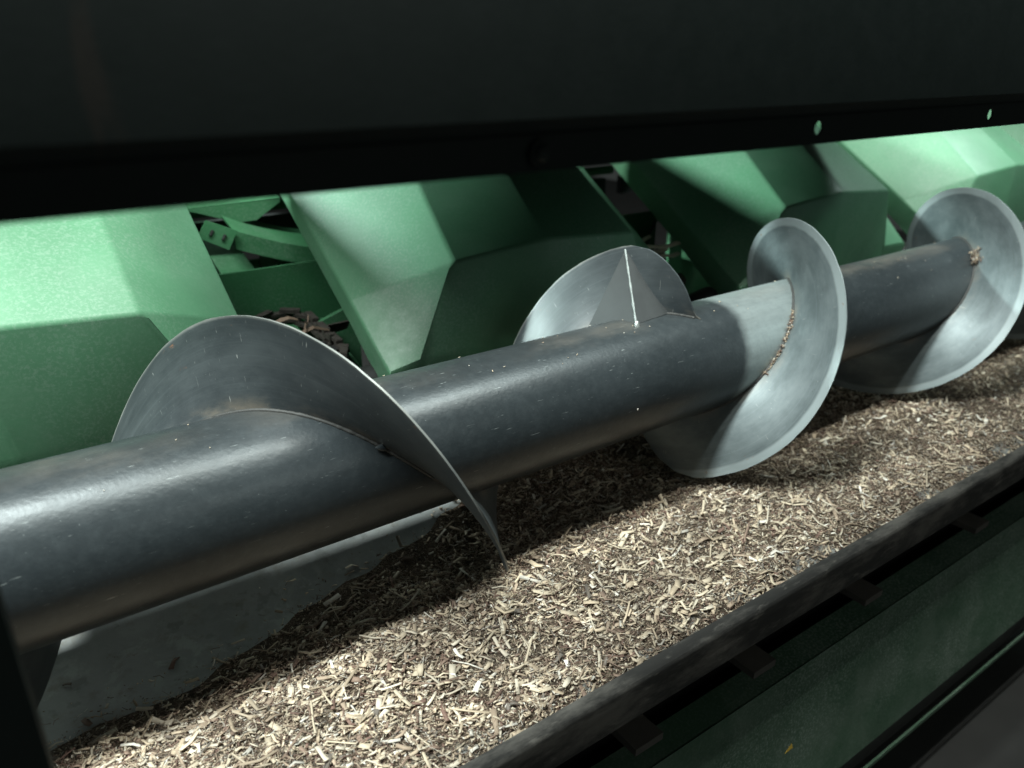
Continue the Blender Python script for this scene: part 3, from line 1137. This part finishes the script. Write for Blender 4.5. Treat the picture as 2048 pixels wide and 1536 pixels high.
# husk strips lying on the first chain
for k, (a, b_, c) in enumerate((((.325, 1.16, -.384), (.405, 1.15, -.378), .004), ((.37, 1.13, -.392), (.455, 1.15, -.404), .004), ((.30, 1.15, -.388), (.36, 1.14, -.381), .003), ((.40, 1.12, -.398), (.43, 1.17, -.386), .003))):
    a, b_ = Vector(a), Vector(b_)
    m = MB()
    n = 7
    pts = [a.lerp(b_, i/(n-1)) + Vector((0, 0, .004*math.sin(i*1.7+k))) for i in range(n)]
    vs, fs = [], []
    for i, p in enumerate(pts):
        wd = c*(.5+.5*math.sin(math.pi*(i+.6)/n))*(.8+.4*random.random())
        for q in (-1, 1):
            for s_ in (-1, 1):
                vs.append(p + Vector((0, q*wd*.8, q*wd*.5 + s_*.0004)))
    for i in range(n-1):
        a0 = i*4
        fs += [(a0, a0+4, a0+6, a0+2), (a0+1, a0+3, a0+7, a0+5), (a0, a0+1, a0+5, a0+4), (a0+2, a0+6, a0+7, a0+3)]
    fs += [(0, 2, 3, 1), ((n-1)*4, (n-1)*4+1, (n-1)*4+3, (n-1)*4+2)]
    m.add(vs, fs)
    o = m.build('dry_husk', mat_plain('dry_husk', (.12, .08, .055), .8, 0, .5, 120, .3) if k == 0 else bpy.data.materials['dry_husk'])
    c0 = sum((Vector(v) for v in vs), Vector())/len(vs)
    o.data.transform(Matrix.Translation((-c0.x, -c0.y, -c0.z - OZ)))
    o.location = (c0.x, c0.y, c0.z+OZ)
    tag(o, 'brown dry husk strip lying on the chain behind the largest flight', 'husk', 'husk strips on the chain')

# pale stalk strips piled on the chain of the second row unit
M_PALE = mat_plain('bleached_stalk', (.60, .53, .43), .8, 0, .35, 90, .3)
for k in range(7):
    r_ = random.Random(90+k)
    p = Vector((1.115+.02*r_.random(), 1.13+.03*(k % 3), -.412+.0085*k))
    q_ = p + Vector((.085+.05*r_.random(), -.03+.06*r_.random(), -.004+.012*r_.random()))
    n = 6
    vs, fs = [], []
    for i in range(n):
        c = p.lerp(q_, i/(n-1)) + Vector((0, 0, .003*math.sin(i*1.9+k)))
        wd = .005*(.7+.6*r_.random())
        for a in (-1, 1):
            for b_ in (-1, 1):
                vs.append(c + Vector((0, a*wd, b_*.0016 + a*.001)))
    for i in range(n-1):
        a0 = i*4
        fs += [(a0, a0+4, a0+6, a0+2), (a0+1, a0+3, a0+7, a0+5), (a0, a0+1, a0+5, a0+4), (a0+2, a0+6, a0+7, a0+3)]
    fs += [(0, 2, 3, 1), ((n-1)*4, (n-1)*4+1, (n-1)*4+3, (n-1)*4+2)]
    o = MB().add(vs, fs).build('stalk_strip', M_PALE)
    c0 = sum((Vector(v) for v in vs), Vector())/len(vs)
    o.data.transform(Matrix.Translation((-c0.x, -c0.y, -c0.z - OZ)))
    o.location = (c0.x, c0.y, c0.z+OZ)
    tag(o, 'pale stalk strip piled with others beside the black strut', 'stalk', 'pale stalk strips between two hoods')

# crumbs lying on top of the tube and on the flights
r = np.random.default_rng(77)
n = 45
V = np.empty((n, 12, 3))
for i in range(n):
    ph = r.normal(.15, .40)
    c = np.array(cyl(-.05+1.6*r.random(), ph, RT+.0006))
    nrm = np.array([0, -math.sin(ph), math.cos(ph)])
    ax = np.cross(nrm, r.normal(size=3))
    ax /= np.linalg.norm(ax)
    b = np.cross(nrm, ax)
    L, W = .0010+.0028*r.random()**2, .0004+.0005*r.random()
    for s_ in range(3):
        for k, (p, q) in enumerate(((-1, -1), (1, -1), (1, 1), (-1, 1))):
            V[i, s_*4+k] = c + ax*L*(s_-1)*.5 + b*p*W*.5 + nrm*(q*.0003 + (.0004 if s_ != 1 else 0))
base_ = np.array([(0, 3, 2, 1), (8, 9, 10, 11)] + [(a*4+k, a*4+(k+1) % 4, a*4+4+(k+1) % 4, a*4+4+k) for a in (0, 1) for k in range(4)])
F = (base_[None] + (np.arange(n)*12)[:, None, None]).reshape(-1, 4)
V = V.reshape(-1, 3)
l = V.mean(0)
me = np_mesh('chaff_specks', V, F, np.repeat(PAL[r.choice([0, 1, 2, 3, 6], n)], 12, 0), M_CHIP, l)
o = bpy.data.objects.new('chaff_specks', me)
C.objects.link(o)
o.location = (l[0], l[1], l[2]+OZ)
tag(o, 'tiny pale specks of chaff scattered over the auger tube', 'debris', kind='stuff')
